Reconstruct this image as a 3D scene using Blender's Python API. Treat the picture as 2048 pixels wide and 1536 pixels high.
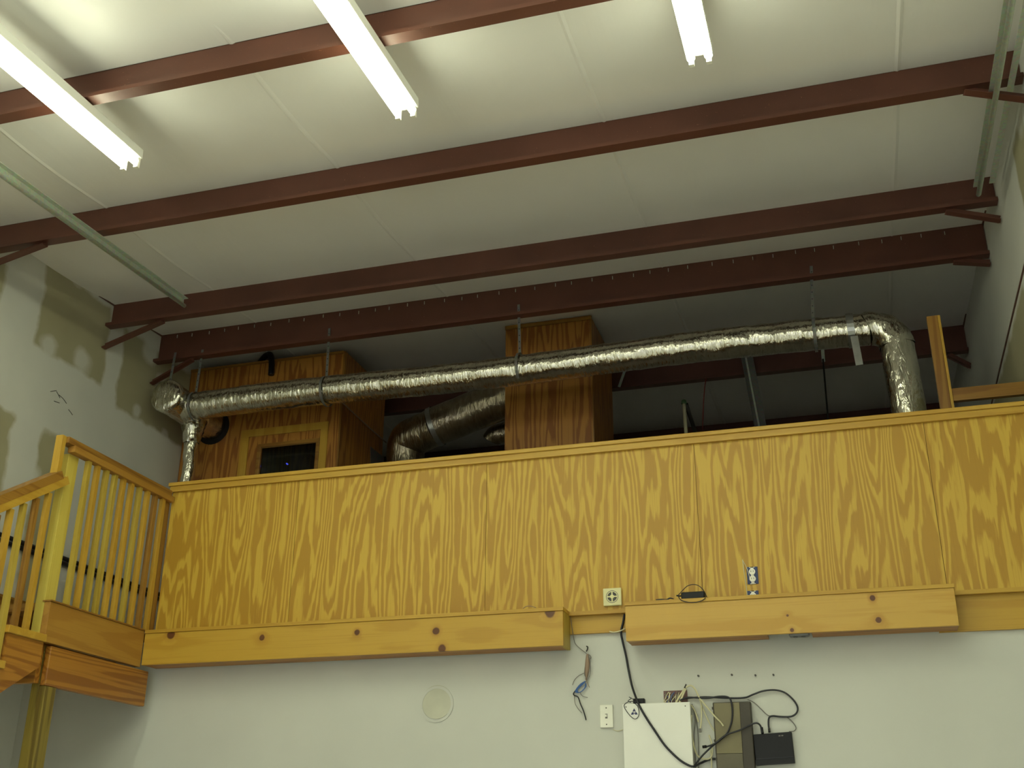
import bpy, bmesh, math, random
from mathutils import Vector, Matrix, noise
random.seed(7)
for o in list(bpy.data.objects): bpy.data.objects.remove(o)
SC = bpy.context.scene
COL = SC.collection
PI = math.pi

# ------------------------------------------------------------------ camera, world, exposure
CZ = 1.45                     # lens height over the floor; all z below are given from the lens
YAW, PIT, ROL, FPX = math.radians(-16.91), math.radians(23.02), math.radians(.37), 2257.0
_f = Vector((math.sin(YAW)*math.cos(PIT), math.cos(YAW)*math.cos(PIT), math.sin(PIT)))
_r = Vector((math.cos(YAW), -math.sin(YAW), 0)); _u = _r.cross(_f)
CR = _r*math.cos(ROL)+_u*math.sin(ROL); CU = -_r*math.sin(ROL)+_u*math.cos(ROL); CF = _f
cam = bpy.data.cameras.new('camera'); cam.sensor_width = 36; cam.lens = 36*FPX/2048
cam.clip_start = .05; cam.clip_end = 100
co = bpy.data.objects.new('camera', cam); COL.objects.link(co)
co.matrix_world = Matrix(((CR.x, CU.x, -CF.x, 0), (CR.y, CU.y, -CF.y, 0), (CR.z, CU.z, -CF.z, CZ), (0, 0, 0, 1)))
SC.camera = co
W = bpy.data.worlds.new('world'); SC.world = W; W.use_nodes = True
W.node_tree.nodes['Background'].inputs[0].default_value = (.95, .98, 1.0, 1)
W.node_tree.nodes['Background'].inputs[1].default_value = 1.5   # daylight through the open overhead door behind the camera
SC.view_settings.view_transform = 'Standard'; SC.view_settings.look = 'None'
SC.view_settings.gamma = 1; SC.view_settings.use_curve_mapping = False
SC.view_settings.exposure = -0.02
TUBE = 25.0                   # radiance of a lit fluorescent tube
TUBE_COL = (.955, 1.0, .70)
DOOR = (-4.1, .88, 1.9)       # x0, x1, head height of the door opening behind the camera

# ------------------------------------------------------------------ pixel -> place helpers (z from the lens)
TR = math.tan(math.radians(2.9)); H0 = 3.49
def ray(px, py): return CR*((px-1024)/FPX) - CU*((py-768)/FPX) + CF
def onY(px, py, Y): d = ray(px, py); return d*(Y/d.y)
def onX(px, py, X): d = ray(px, py); return d*(X/d.x)
def roofz(y): return H0+TR*y
def onR(px, py, off=0): d = ray(px, py); return d*((H0+off)/(d.z-TR*d.y))

XL, XR = -5.02, 1.08          # side walls
YW, YP, YB = 6.05, 6.00, 5.87 # lower wall, plywood face, ledge face
YN, YF = -6.0, 12.0
FL = -CZ

# ------------------------------------------------------------------ mesh helpers
def box(bm, a, b):
    x0, x1 = sorted((a[0], b[0])); y0, y1 = sorted((a[1], b[1])); z0, z1 = sorted((a[2], b[2]))
    v = [bm.verts.new((x, y, z)) for z in (z0, z1) for y in (y0, y1) for x in (x0, x1)]
    for f in ((0,2,3,1),(4,5,7,6),(0,1,5,4),(2,6,7,3),(0,4,6,2),(1,3,7,5)): bm.faces.new([v[i] for i in f])
    return v
def bar(bm, p, q, w, h, up=(0,0,1)):
    """rectangular bar p->q, w across, h along up"""
    p, q = Vector(p), Vector(q); d = (q-p).normalized(); s = d.cross(Vector(up)).normalized(); t = s.cross(d)
    v = [bm.verts.new(c+s*(i*w/2)+t*(j*h/2)) for c in (p, q) for i, j in ((-1,-1),(1,-1),(1,1),(-1,1))]
    for f in ((3,2,1,0),(4,5,6,7),(0,1,5,4),(1,2,6,5),(2,3,7,6),(3,0,4,7)): bm.faces.new([v[i] for i in f])
def smooth_path(pts, n=6):
    pts = [Vector(p) for p in pts]; out = []
    if len(pts) < 3: return pts
    for i in range(len(pts)-1):
        p0 = pts[max(i-1, 0)]; p1 = pts[i]; p2 = pts[i+1]; p3 = pts[min(i+2, len(pts)-1)]
        for k in range(n):
            t = k/n
            out.append(.5*((2*p1)+(p2-p0)*t+(2*p0-5*p1+4*p2-p3)*t*t+(3*p1-p0-3*p2+p3)*t**3))
    out.append(pts[-1]); return out
def tube(bm, pts, r, seg=8, sm=5, cap=True, wob=0.0, freq=30.0, rf=None):
    P = smooth_path(pts, sm) if sm else [Vector(p) for p in pts]
    prev = None; rings = []
    nrm = None
    for i, p in enumerate(P):
        d = (P[min(i+1, len(P)-1)]-P[max(i-1, 0)])
        if d.length < 1e-9: d = Vector((0,0,1))
        d.normalize()
        if nrm is None:
            nrm = d.orthogonal().normalized()
        else:
            nrm = (nrm-d*nrm.dot(d)).normalized()
        b = d.cross(nrm); rr = r if rf is None else rf(i/(len(P)-1))
        ring = []
        for k in range(seg):
            a = 2*PI*k/seg; e = nrm*math.cos(a)+b*math.sin(a)
            q = rr
            if wob:
                q += wob*noise.noise((p+e*rr)*freq) + wob*.6*noise.noise((p+e*rr)*freq*2.7)
            ring.append(bm.verts.new(p+e*q))
        rings.append(ring)
    for i in range(len(rings)-1):
        for k in range(seg):
            f = bm.faces.new((rings[i][k], rings[i][(k+1)%seg], rings[i+1][(k+1)%seg], rings[i+1][k])); f.smooth = True
    if cap:
        bm.faces.new(rings[0][::-1]); bm.faces.new(rings[-1])
    return rings
def prism(bm, poly, a, b, axis):
    """poly of (u,v) extruded a..b along axis: 'x' uses (y,z), 'y' uses (x,z), 'z' uses (x,y)"""
    def mk(u, v, w): return {'x': (w, u, v), 'y': (u, w, v), 'z': (u, v, w)}[axis]
    A = [bm.verts.new(mk(u, v, a)) for u, v in poly]; B = [bm.verts.new(mk(u, v, b)) for u, v in poly]
    n = len(poly)
    bm.faces.new(A); bm.faces.new(B[::-1])
    for i in range(n): bm.faces.new((A[i], B[i], B[(i+1)%n], A[(i+1)%n]))
def disc(bm, c, r, seg=32, axis='y', r0=0.0, d=.004):
    """ring / disc with thickness d facing -Y (towards the room)"""
    for j in range(seg):
        a, b = 2*PI*j/seg, 2*PI*(j+1)/seg
        def pt(rad, ang, y): return bm.verts.new((c[0]+rad*math.cos(ang), c[1]+y, c[2]+rad*math.sin(ang)))
        q = [(r0, a), (r, a), (r, b), (r0, b)] if r0 > 0 else [(0, 0), (r, a), (r, b)]
        bm.faces.new([pt(x, t, -d) for x, t in q])
        bm.faces.new([pt(r, a, -d), pt(r, a, 0), pt(r, b, 0), pt(r, b, -d)])
        if r0 > 0: bm.faces.new([pt(r0, a, 0), pt(r0, a, -d), pt(r0, b, -d), pt(r0, b, 0)])
def NB(): return bmesh.new()
def fin(bm):
    bmesh.ops.remove_doubles(bm, verts=bm.verts, dist=1e-6)
    bmesh.ops.recalc_face_normals(bm, faces=bm.faces)

def thing(name, loc, label, cat, group=None):
    o = bpy.data.objects.new(name, None); o.empty_display_size = .1
    COL.objects.link(o); o.location = (loc[0], loc[1], loc[2]+CZ)
    o['label'] = label; o['category'] = cat; o['_b'] = (loc[0], loc[1], loc[2])
    if group: o['group'] = group
    return o
def base(o):
    v = Vector((0, 0, 0))
    while o is not None:
        v += Vector(o.get('_b', (0, 0, 0))); o = o.parent
    return v
def part(name, bm, mat, parent, bevel=0.0, label=None, smooth=False):
    fin(bm); off = base(parent)
    for v in bm.verts: v.co -= off
    me = bpy.data.meshes.new(name); bm.to_mesh(me); bm.free()
    if smooth:
        for p in me.polygons: p.use_smooth = True
    me.materials.append(mat)
    o = bpy.data.objects.new(name, me); COL.objects.link(o); o.parent = parent
    if bevel: add_bevel(o, bevel)
    if label: o['label'] = label
    return o
def add_bevel(o, w):
    m = o.modifiers.new('bevel', 'BEVEL'); m.width = w; m.segments = 2; m.limit_method = 'ANGLE'
def solo(name, bm, mat, label=None, cat=None, group=None, kind=None, bevel=0.0, origin=None):
    fin(bm)
    xs = [v.co.x for v in bm.verts]; ys = [v.co.y for v in bm.verts]; zs = [v.co.z for v in bm.verts]
    b = Vector(origin) if origin else Vector(((min(xs)+max(xs))/2, (min(ys)+max(ys))/2, min(zs)))
    for v in bm.verts: v.co -= b
    me = bpy.data.meshes.new(name); bm.to_mesh(me); bm.free(); me.materials.append(mat)
    o = bpy.data.objects.new(name, me); COL.objects.link(o); o.location = (b.x, b.y, b.z+CZ); o['_b'] = (b.x, b.y, b.z)
    if label: o['label'] = label
    if cat: o['category'] = cat
    if group: o['group'] = group
    if kind: o['kind'] = kind
    if bevel: add_bevel(o, bevel)
    return o
def copypart(o, parent, dx):
    c = o.copy(); COL.objects.link(c); c.parent = parent; c.location = Vector(o.location)+Vector(dx); return c

# ------------------------------------------------------------------ materials
def lin(r, g, b):
    f = lambda c: (c/255/12.92) if c/255 <= .04045 else ((c/255+.055)/1.055)**2.4
    return (f(r), f(g), f(b), 1)
class G:
    def __init__(s, name):
        s.m = bpy.data.materials.new(name); s.m.use_nodes = True; s.t = s.m.node_tree; s.t.nodes.clear()
        s.out = s.n('ShaderNodeOutputMaterial'); s.b = s.n('ShaderNodeBsdfPrincipled')
        s.l(s.b.outputs[0], s.out.inputs[0])
    def n(s, typ, **kw):
        x = s.t.nodes.new(typ)
        for k, v in kw.items(): setattr(x, k, v)
        return x
    def l(s, a, b): s.t.links.new(a, b)
    def set(s, node, i, v):
        if hasattr(v, 'links'): s.l(v, node.inputs[i])
        else: node.inputs[i].default_value = v
    def math(s, op, a, b=0.0, c=None, clamp=False):
        x = s.n('ShaderNodeMath', operation=op, use_clamp=clamp); s.set(x, 0, a); s.set(x, 1, b)
        if c is not None: s.set(x, 2, c)
        return x.outputs[0]
    def vec(s, op, a, b):
        x = s.n('ShaderNodeVectorMath', operation=op); s.set(x, 0, a); s.set(x, 1, b); return x.outputs[0]
    def coord(s, rnd=True, scale=(1,1,1)):
        c = s.n('ShaderNodeTexCoord').outputs['Object']
        if rnd:
            r = s.n('ShaderNodeObjectInfo').outputs['Random']
            k = s.n('ShaderNodeVectorMath', operation='SCALE'); k.inputs[0].default_value = (37, 23, 51); s.l(r, k.inputs['Scale'])
            c = s.vec('ADD', c, k.outputs[0])
        return s.vec('MULTIPLY', c, scale)
    def noise(s, v, scale=1.0, detail=2.0, rough=.5, dist=0.0):
        x = s.n('ShaderNodeTexNoise'); s.set(x, 'Vector', v); x.inputs['Scale'].default_value = scale
        x.inputs['Detail'].default_value = detail; x.inputs['Roughness'].default_value = rough; x.inputs['Distortion'].default_value = dist
        return x.outputs[0]
    def ramp(s, v, stops, interp='LINEAR'):
        x = s.n('ShaderNodeValToRGB'); s.set(x, 0, v); e = x.color_ramp.elements; x.color_ramp.interpolation = interp
        while len(e) < len(stops): e.new(.5)
        for i, (p, c) in enumerate(stops):
            e[i].position = p; e[i].color = c if len(c) == 4 else (*c, 1)
        return x.outputs[0]
    def mix(s, f, a, b, mode='MIX'):
        x = s.n('ShaderNodeMix', data_type='RGBA', blend_type=mode)
        s.set(x, 0, f); s.set(x, 6, a); s.set(x, 7, b); return x.outputs[2]
    def bump(s, h, strength=.3, dist=.01):
        x = s.n('ShaderNodeBump'); x.inputs['Strength'].default_value = strength; x.inputs['Distance'].default_value = dist
        s.l(h, x.inputs['Height']); s.l(x.outputs[0], s.b.inputs['Normal'])
    def base(s, c, rough=.6, metal=0.0, spec=None):
        s.set(s.b, 'Base Color', c); s.set(s.b, 'Roughness', rough); s.set(s.b, 'Metallic', metal)
        if spec is not None: s.b.inputs['Specular IOR Level'].default_value = spec
        return s.m
def plain(name, c, rough=.6, metal=0.0, var=.08, sc=8.0, bump=0.0, spec=None):
    g = G(name); v = g.coord(); n = g.noise(v, sc, 3)
    a = [x*(1-var) for x in c[:3]]; b = [min(1, x*(1+var)) for x in c[:3]]
    col = g.ramp(n, [(.3, a), (.7, b)])
    if bump: g.bump(g.noise(v, sc*6, 3), bump, .003)
    return g.base(col, rough, metal, spec)
GR = {'x': (0,1,2), 'y': (1,0,2), 'z': (2,0,1)}
def axscale(axis, along, across):
    s = [across]*3; s['xyz'.index(axis)] = along; return tuple(s)
def wood(name, axis, c0, c1, c2, freq=9.0, rough=.5, along=.5, across=3.2, knots=(), kaxes='xz', jagk=.38, split=(.45, .62, .9)):
    """growth-ring contours of a noise field stretched along the grain"""
    g = G(name); v = g.coord()
    fld = g.noise(g.vec('MULTIPLY', v, axscale(axis, along, across)), 1.0, 1.6, .45)
    jag = g.noise(g.vec('MULTIPLY', v, axscale(axis, 5.0, 48.0)), 1.0, 2.0)
    val = g.math('MULTIPLY_ADD', fld, freq, g.math('MULTIPLY', jag, jagk))
    if knots:
        kv = g.n('ShaderNodeSeparateXYZ'); g.l(g.coord(False), kv.inputs[0])
        kd = None
        for (kx, kz, kr) in knots:
            dx = g.math('SUBTRACT', kv.outputs['XYZ'.index(kaxes[0].upper())], kx); dz = g.math('SUBTRACT', kv.outputs['XYZ'.index(kaxes[1].upper())], kz)
            d = g.math('SQRT', g.math('ADD', g.math('POWER', g.math('ABSOLUTE', g.math('MULTIPLY', dx, 1.05)), 2), g.math('POWER', g.math('ABSOLUTE', dz), 2)))
            d = g.math('DIVIDE', d, kr)
            kd = d if kd is None else g.math('MINIMUM', kd, d)
        kd = g.math('ADD', kd, g.math('MULTIPLY', g.math('SUBTRACT', jag, .5), .35))
        val = g.math('ADD', val, g.math('DIVIDE', 1.2, g.math('ADD', kd, .6)))
    fr = g.math('FRACT', val)
    col = g.ramp(fr, [(0, c0), (split[0], c0), (split[1], c1), (split[2], c1), (1.0, c0)])
    streak = g.noise(g.vec('MULTIPLY', v, axscale(axis, 1.6, 130.0)), 1.0, 2.0)
    col = g.mix(g.math('MULTIPLY', g.ramp(streak, [(.55, (0,0,0)), (.75, (1,1,1))]), .5), col, c2)
    big = g.noise(v, .9, 2)
    col = g.mix(g.math('MULTIPLY', big, .35), col, g.mix(.5, c1, c2))
    if knots:
        col = g.mix(g.ramp(kd, [(.75, (1,1,1)), (1.15, (0,0,0))]), col, lin(62, 34, 20))
        col = g.mix(g.math('MULTIPLY', g.ramp(kd, [(1.1, (1,1,1)), (2.1, (0,0,0))]) if False else g.ramp(g.math('MULTIPLY', kd, .4), [(.44, (1,1,1)), (.8, (0,0,0))]), .25), col, lin(150, 90, 35))
    g.bump(streak, .15, .002)
    return g.base(col, rough)
PLY0, PLY1, PLY2 = lin(208, 172, 66), lin(176, 134, 40), lin(162, 120, 36)
M = {}
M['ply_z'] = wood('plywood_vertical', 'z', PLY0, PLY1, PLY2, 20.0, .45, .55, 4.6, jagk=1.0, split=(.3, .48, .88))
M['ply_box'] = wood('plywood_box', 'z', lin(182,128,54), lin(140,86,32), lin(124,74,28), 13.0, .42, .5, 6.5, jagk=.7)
PIN0, PIN1, PIN2 = lin(194, 155, 58), lin(182, 141, 48), lin(168, 126, 40)
for ax in 'xyz':
    M['pine_'+ax] = wood('pine_'+ax, ax, PIN0, PIN1, PIN2, 5.0, .42, .35, 4.5)
    M['fir_'+ax] = wood('fir_'+ax, ax, lin(176,122,44), lin(140,88,28), lin(126,76,26), 12.0, .42, .25, 7.0)
    M['green_'+ax] = wood('treated_'+ax, ax, lin(184,160,68), lin(166,140,50), lin(148,122,44), 6.0, .5, .35, 8.0)
    M['amber_'+ax] = wood('amber_'+ax, ax, lin(156,114,46), lin(134,92,34), lin(116,76,28), 8.0, .4, .3, 8.0)
M['tan_y'] = wood('tan_board', 'y', lin(172,128,52), lin(160,114,44), lin(142,98,38), 6.0, .5, .4, 5.0)
M['newel'] = wood('pale_treated_newel', 'z', lin(206,188,88), lin(194,172,70), lin(180,158,62), 5.0, .5, .4, 6.0)
M['olive'] = wood('weathered_treated_post', 'z', lin(140,122,48), lin(104,86,30), lin(84,68,26), 5.0, .6, .6, 5.0)
def steel_red(name):
    g = G(name); v = g.coord(); n = g.noise(v, 3, 4); sp = g.noise(v, 90, 2)
    c = g.ramp(n, [(.3, lin(86, 50, 38)), (.7, lin(100, 60, 47))])
    c = g.mix(g.ramp(sp, [(.72, (0,0,0)), (.78, (1,1,1))]), c, lin(140, 96, 74))
    return g.base(c, .42, 0.0)
M['red'] = steel_red('red_oxide_steel')
def galv(name, c=(206,214,200), rough=.38):
    g = G(name); v = g.coord(); x = g.n('ShaderNodeTexVoronoi'); g.set(x, 'Vector', v); x.inputs['Scale'].default_value = 60
    c2 = g.mix(.2, lin(*c), x.outputs['Color'], 'MULTIPLY')
    return g.base(c2, rough, .45)
M['galv'] = galv('galvanised_steel'); M['galv_d'] = galv('galvanised_dull', (128,128,124), .5)
def foil(name, ca=(.56,.54,.46), cb=(.78,.76,.66), ro=.2):
    g = G(name); v = g.coord()
    a = g.noise(g.vec('MULTIPLY', v, (40, 11, 11)), 1, 3, .55, .5)
    b2 = g.noise(g.vec('MULTIPLY', v, (9, 5, 5)), 1, 2, .5, .6)
    h = g.math('ADD', a, b2)
    g.bump(h, .55, .02)
    return g.base(g.ramp(a, [(.3, ca), (.7, cb)]), ro, 1.0)
M['foil'] = foil('crinkled_foil'); M['foil_shaded'] = foil('shaded_foil', (.30,.26,.19), (.42,.37,.28), .3)  # second one is the same foil with the loft's shade put into its colour
M['tape'] = plain('foil_tape', (.42,.43,.42,1), .35, .9, .1, 20)
M['white'] = plain('white_enamel', lin(240, 240, 234), .35, var=.015)
M['plate'] = plain('white_plastic', lin(240, 239, 228), .35)
M['cream'] = plain('cream_plastic', lin(228, 222, 170), .45)
M['black'] = plain('black_plastic', lin(16, 16, 20), .42, spec=.3)
M['cable'] = plain('black_cable', lin(30, 31, 40), .45)
M['cwhite'] = plain('white_cable', lin(214, 208, 172), .5)
M['cgrey'] = plain('grey_cable', lin(120, 116, 112), .5)
M['cblue'] = plain('blue_wire', lin(66, 104, 168), .45)
M['cbrown'] = plain('brown_wire', lin(150, 126, 108), .6)
M['navy'] = plain('navy_box', lin(30, 48, 100), .4)
M['device'] = plain('device_brown', lin(96, 90, 72), .5)
M['device_l'] = plain('device_tan', lin(120, 112, 82), .5)
M['device_d'] = plain('device_dark', lin(62, 56, 46), .5)
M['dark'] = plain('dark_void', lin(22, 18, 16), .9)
M['rust'] = plain('opening_edge', lin(120, 92, 92), .8)
M['nail'] = plain('nail_steel', lin(70, 68, 66), .4, .6)
M['print'] = plain('blue_print', lin(40, 46, 96), .6)
M['grille'] = plain('grille_paint', lin(196, 196, 180), .6)
M['steelb'] = plain('dull_steel', lin(120, 122, 124), .45, .7)
M['redwire'] = plain('red_wire', lin(120, 40, 36), .5)
M['greencap'] = plain('green_cap', lin(70, 104, 66), .5)
M['concrete'] = plain('pale_floor_paint', lin(222, 221, 221), .6, 0, .04, 3)
def emis(name, col, s):
    g = G(name); e = g.n('ShaderNodeEmission'); e.inputs[0].default_value = (*col, 1); e.inputs[1].default_value = s
    g.l(e.outputs[0], g.out.inputs[0]); return g.m
M['tube'] = emis('lit_tube', TUBE_COL, TUBE)
M['led'] = emis('blue_led', (.1, .12, 1), 2.0)
def glassm():
    g = G('window_glass'); t = g.n('ShaderNodeBsdfTransparent'); gl = g.n('ShaderNodeBsdfGlossy'); gl.inputs['Roughness'].default_value = .03
    t.inputs[0].default_value = (.55, .58, .6, 1)
    f = g.n('ShaderNodeFresnel'); f.inputs[0].default_value = 1.5
    mx = g.n('ShaderNodeMixShader'); g.l(f.outputs[0], mx.inputs[0]); g.l(t.outputs[0], mx.inputs[1]); g.l(gl.outputs[0], mx.inputs[2]); g.l(mx.outputs[0], g.out.inputs[0]); return g.m
M['glass'] = glassm()
def ceil_mat():
    g = G('vinyl_insulation'); v = g.coord(False)
    n = g.noise(v, 1.3, 3); w = g.noise(g.vec('MULTIPLY', v, (9, 1.2, 1)), 1, 3)
    g.bump(g.math('ADD', g.math('MULTIPLY', w, .6), g.noise(v, 3, 2)), .25, .03)
    return g.base(g.ramp(n, [(.3, lin(234,233,231)), (.7, lin(240,239,237))]), .42)
M['ceil'] = ceil_mat()
def paint(name, a, b, rough=.55):
    g = G(name); v = g.coord(False); n = g.noise(v, 1.4, 3); g.bump(g.noise(v, 140, 2), .08, .002)
    return g.base(g.ramp(n, [(.3, a), (.7, b)]), rough)
M['wall'] = paint('painted_wall', lin(200,201,195), lin(208,209,203))
M['back'] = paint('back_wall', lin(232,230,228), lin(238,236,232))
def drywall(name, rects, spots, wallx, streak=False):
    """bare tan drywall board showing between white joint compound; rects (y0,y1,z0,z1) and compound spots (y,z,r) on the side wall"""
    g = G(name); c = g.coord(False); s = g.n('ShaderNodeSeparateXYZ')
    wob = g.n('ShaderNodeTexNoise'); g.set(wob, 'Vector', c); wob.inputs['Scale'].default_value = 5; wob.inputs['Detail'].default_value = 4
    off = g.vec('MULTIPLY', g.vec('SUBTRACT', wob.outputs['Color'], (.5,.5,.5)), (.12,.12,.12))
    g.l(g.vec('ADD', c, off), s.inputs[0]); y, z = s.outputs[1], s.outputs[2]
    def soft(v, lo, hi, e=.035):
        a = g.math('DIVIDE', g.math('SUBTRACT', v, lo), e, clamp=True); b = g.math('DIVIDE', g.math('SUBTRACT', hi, v), e, clamp=True)
        return g.math('MULTIPLY', a, b)
    m = None
    for r in rects:
        k = g.math('MULTIPLY', soft(y, r[0], r[1]), soft(z, r[2], r[3]))
        m = k if m is None else g.math('MAXIMUM', m, k)
    for sp in spots:
        d = g.math('SQRT', g.math('ADD', g.math('POWER', g.math('SUBTRACT', y, sp[0]), 2), g.math('POWER', g.math('SUBTRACT', z, sp[1]), 2)))
        d = g.math('DIVIDE', g.math('SUBTRACT', d, sp[2]*.6), sp[2]*.6, clamp=True)
        m = g.math('MULTIPLY', m, g.math('MULTIPLY_ADD', d, .8, .2))
    n = g.noise(c, 2.0, 3)
    whitec = g.ramp(n, [(.3, lin(206,207,202)), (.7, lin(216,217,211))]); tan = g.ramp(n, [(.3, lin(162,157,128)), (.7, lin(172,167,138))])
    col = g.mix(m, whitec, tan)
    return g.base(col, .7)

# ------------------------------------------------------------------ room shell
FLZ = -CZ
bm = NB(); box(bm, (XL-.2, YN-.2, FLZ-.1), (XR+.2, YF+.2, FLZ)); solo('floor', bm, M['concrete'], 'pale painted concrete floor', kind='structure')
YS = [3.84, 5.05, 6.315, 6.935, 8.68, 10.6]
# ceiling: vinyl faced insulation, slightly slack between the purlins
bm = NB(); nx, ny = 40, 150; g_ = []
def sag(y):
    ks = [-4.7,-3.48,-2.26,-1.04,.18,1.4,2.62]+YS+[12.6]
    for a, b in zip(ks[:-1], ks[1:]):
        if a <= y <= b: t = (y-a)/(b-a); return -.03*math.sin(PI*t)*min(1, (b-a)/1.2)
    return 0
for j in range(ny+1):
    y = YN+(YF-YN)*j/ny; row = []
    for i in range(nx+1):
        x = XL-.05+(XR-XL+.1)*i/nx
        row.append(bm.verts.new((x, y, roofz(y)+sag(y))))
    g_.append(row)
for j in range(ny):
    for i in range(nx):
        f = bm.faces.new((g_[j][i], g_[j+1][i], g_[j+1][i+1], g_[j][i+1])); f.smooth = True
ceil = solo('ceiling', bm, M['ceil'], 'white vinyl faced insulation ceiling sloping up to the rear', kind='structure')
for k, (px, py) in enumerate(((1228, 292), (590, 236), (50, 290), (1797, 60), (800, 480))):
    X = onR(px, py).x; bm = NB()
    for a, b in zip([YN]+YS, YS+[YF]):
        n = 14
        for i in range(n):
            y0, y1 = a+(b-a)*i/n, a+(b-a)*(i+1)/n
            P = [(X-.018, y0, roofz(y0)+sag(y0)+.001), (X, y0, roofz(y0)+sag(y0)-.006), (X+.018, y0, roofz(y0)+sag(y0)+.001)]
            Q = [(X-.018, y1, roofz(y1)+sag(y1)+.001), (X, y1, roofz(y1)+sag(y1)-.006), (X+.018, y1, roofz(y1)+sag(y1)+.001)]
            for i2 in range(2): bm.faces.new([bm.verts.new(p) for p in (P[i2], P[i2+1], Q[i2+1], Q[i2])])
    part('seam', bm, M['ceil'], ceil)
# side walls
def wallrect(*pts):
    ys = []; zs = []
    for p in pts: q = onX(p[0], p[1], XL); ys.append(q.y); zs.append(q.z)
    return ys, zs
def R4(tl, br):
    a, b = onX(*tl, XL), onX(*br, XL); return (a.y, b.y, b.z, a.z)
bm = NB(); prism(bm, [(YN, FLZ), (YF, FLZ), (YF, roofz(YF)), (YN, roofz(YN))], XL-.12, XL, 'x')
O_L = (XL, 0, FLZ)
rects = [R4((95, 520), (203, 775)), R4((250, 650), (378, 905)), (3.0, onX(25, 880, XL).y, 1.0, onX(25, 820, XL).z), (onX(75, 900, XL).y, onX(156, 900, XL).y, 1.2, onX(80, 850, XL).z), (2.0, onX(12, 560, XL).y, onX(5, 600, XL).z-.2, 3.6)]
rects = [(a, b, c-FLZ, d-FLZ) for a, b, c, d in rects]
spots = [(onX(*p, XL).y, onX(*p, XL).z-FLZ, r) for p, r in (((97,690),.085),((163,722),.1),((273,820),.06),((328,868),.06),((65,950),.09),((62,900),.09),((300,700),.1),((322,765),.09))]
M['dry_l'] = drywall('taped_drywall', rects, spots, XL)
wl = solo('wall_left', bm, M['dry_l'], 'unpainted left drywall wall with taped joints', kind='structure', origin=O_L)
for L in ([(101,783),(107,782),(113,781)],[(113,783),(117,790),(120,796)],[(108,802),(113,804),(119,806)],[(118,790),(126,797),(133,807)],[(137,819),(141,824),(145,830)]):
    bm = NB(); tube(bm, [onX(x, y, XL+.001) for x, y in L], .0022, 5, 3); part('pencil_mark', bm, M['nail'], wl)
bm = NB(); prism(bm, [(YN, FLZ), (YF, FLZ), (YF, roofz(YF)), (YN, roofz(YN))], XR, XR+.12, 'x')
rr = [(5.2, 5.62, 3.10-FLZ, 3.52-FLZ), (6.0, 11.5, 1.2-FLZ, 2.94-FLZ)]
M['dry_r'] = drywall('taped_drywall_right', rr, [(5.3, 3.5-FLZ, .1)], XR)
solo('wall_right', bm, M['dry_r'], 'right drywall wall', kind='structure', origin=(XR, 0, FLZ))
bm = NB(); box(bm, (XL, YF, FLZ), (XR, YF+.12, roofz(YF))); solo('wall_back', bm, M['back'], 'white rear wall of the loft', kind='structure')
bm = NB(); box(bm, (XL, YN-.12, FLZ), (DOOR[0], YN, DOOR[2])); box(bm, (DOOR[1], YN-.12, FLZ), (XR, YN, DOOR[2])); box(bm, (XL, YN-.12, DOOR[2]), (XR, YN, roofz(YN))); solo('wall_front', bm, M['wall'], 'white wall opposite the loft with a wide open doorway', kind='structure')
bm = NB(); box(bm, (XL, YW, FLZ), (XR, YW+.12, 1.20)); solo('wall_lower', bm, M['wall'], 'white painted wall under the loft', kind='structure')
bm = NB(); box(bm, (XL, YW+.02, 1.20), (XR, YF, 1.265)); solo('floor_loft', bm, M['concrete'], 'pale loft floor deck', kind='structure')
# red closure trims where walls meet the ceiling, and the seam on the right wall
for i, X in enumerate((XL+.004, XR-.004)):
    bm = NB(); bar(bm, (X, YN, roofz(YN)-.006), (X, YF, roofz(YF)-.006), .012, .014)
    solo('trim_%d' % (i+1), bm, M['red'], 'thin red trim where wall meets ceiling', kind='structure')
bm = NB(); bar(bm, (XR-.003, 4.6, 2.96), (XR-.003, 11.9, 2.96), .008, .012); solo('trim_3', bm, M['red'], 'thin red seam along the right wall', kind='structure')
bm = NB(); box(bm, (XL, 4.9, 1.27), (XL+.02, 6.0, 1.49)); box(bm, (XL, 4.9, 1.49), (XL+.024, 6.0, 1.505)); solo('baseboard_left', bm, M['amber_y'], 'wooden skirting on the left wall of the landing', kind='structure')

# ------------------------------------------------------------------ roof purlins
def purlin(i, Y, dep, label):
    z = roofz(Y); b = z-dep
    t = thing('roof_purlin', ((XL+XR)/2, Y, b), label, 'purlin', 'red steel roof purlins')
    x0, x1 = XL+.004, XR-.004
    bm = NB(); box(bm, (x0, Y, b), (x1, Y+.004, z)); part('web', bm, M['red'], t)
    bm = NB(); box(bm, (x0, Y-.064, b-.003), (x1, Y+.004, b)); box(bm, (x0, Y-.064, b), (x1, Y-.061, b+.02)); part('bottom_flange', bm, M['red'], t)
    bm = NB(); box(bm, (x0, Y, z-.004), (x1, Y+.064, z)); part('top_flange', bm, M['red'], t)
    return t, b
pl = ['red steel purlin crossing above the three lit tube lights', 'red steel purlin next beyond the ends of the lit tube lights', 'red steel purlin at the far ends of the door tracks', 'deep red purlin the foil duct hangs from', 'dark red purlin behind the plywood chase and foil duct', 'rearmost dark purlin just above the loft guard']
PUR = [purlin(i, Y, (.203, .203, .203, .255, .245, .25)[i], pl[i]) for i, Y in enumerate(YS)]
def brace(t, p, q):
    bm = NB(); p, q = Vector(p), Vector(q)
    bar(bm, p, q, .005, .05); d = (q-p).normalized(); bar(bm, p+Vector((0,-.022,-.022)), q+Vector((0,-.022,-.022)), .045, .005)
    part('brace', bm, M['red'], t)
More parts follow.
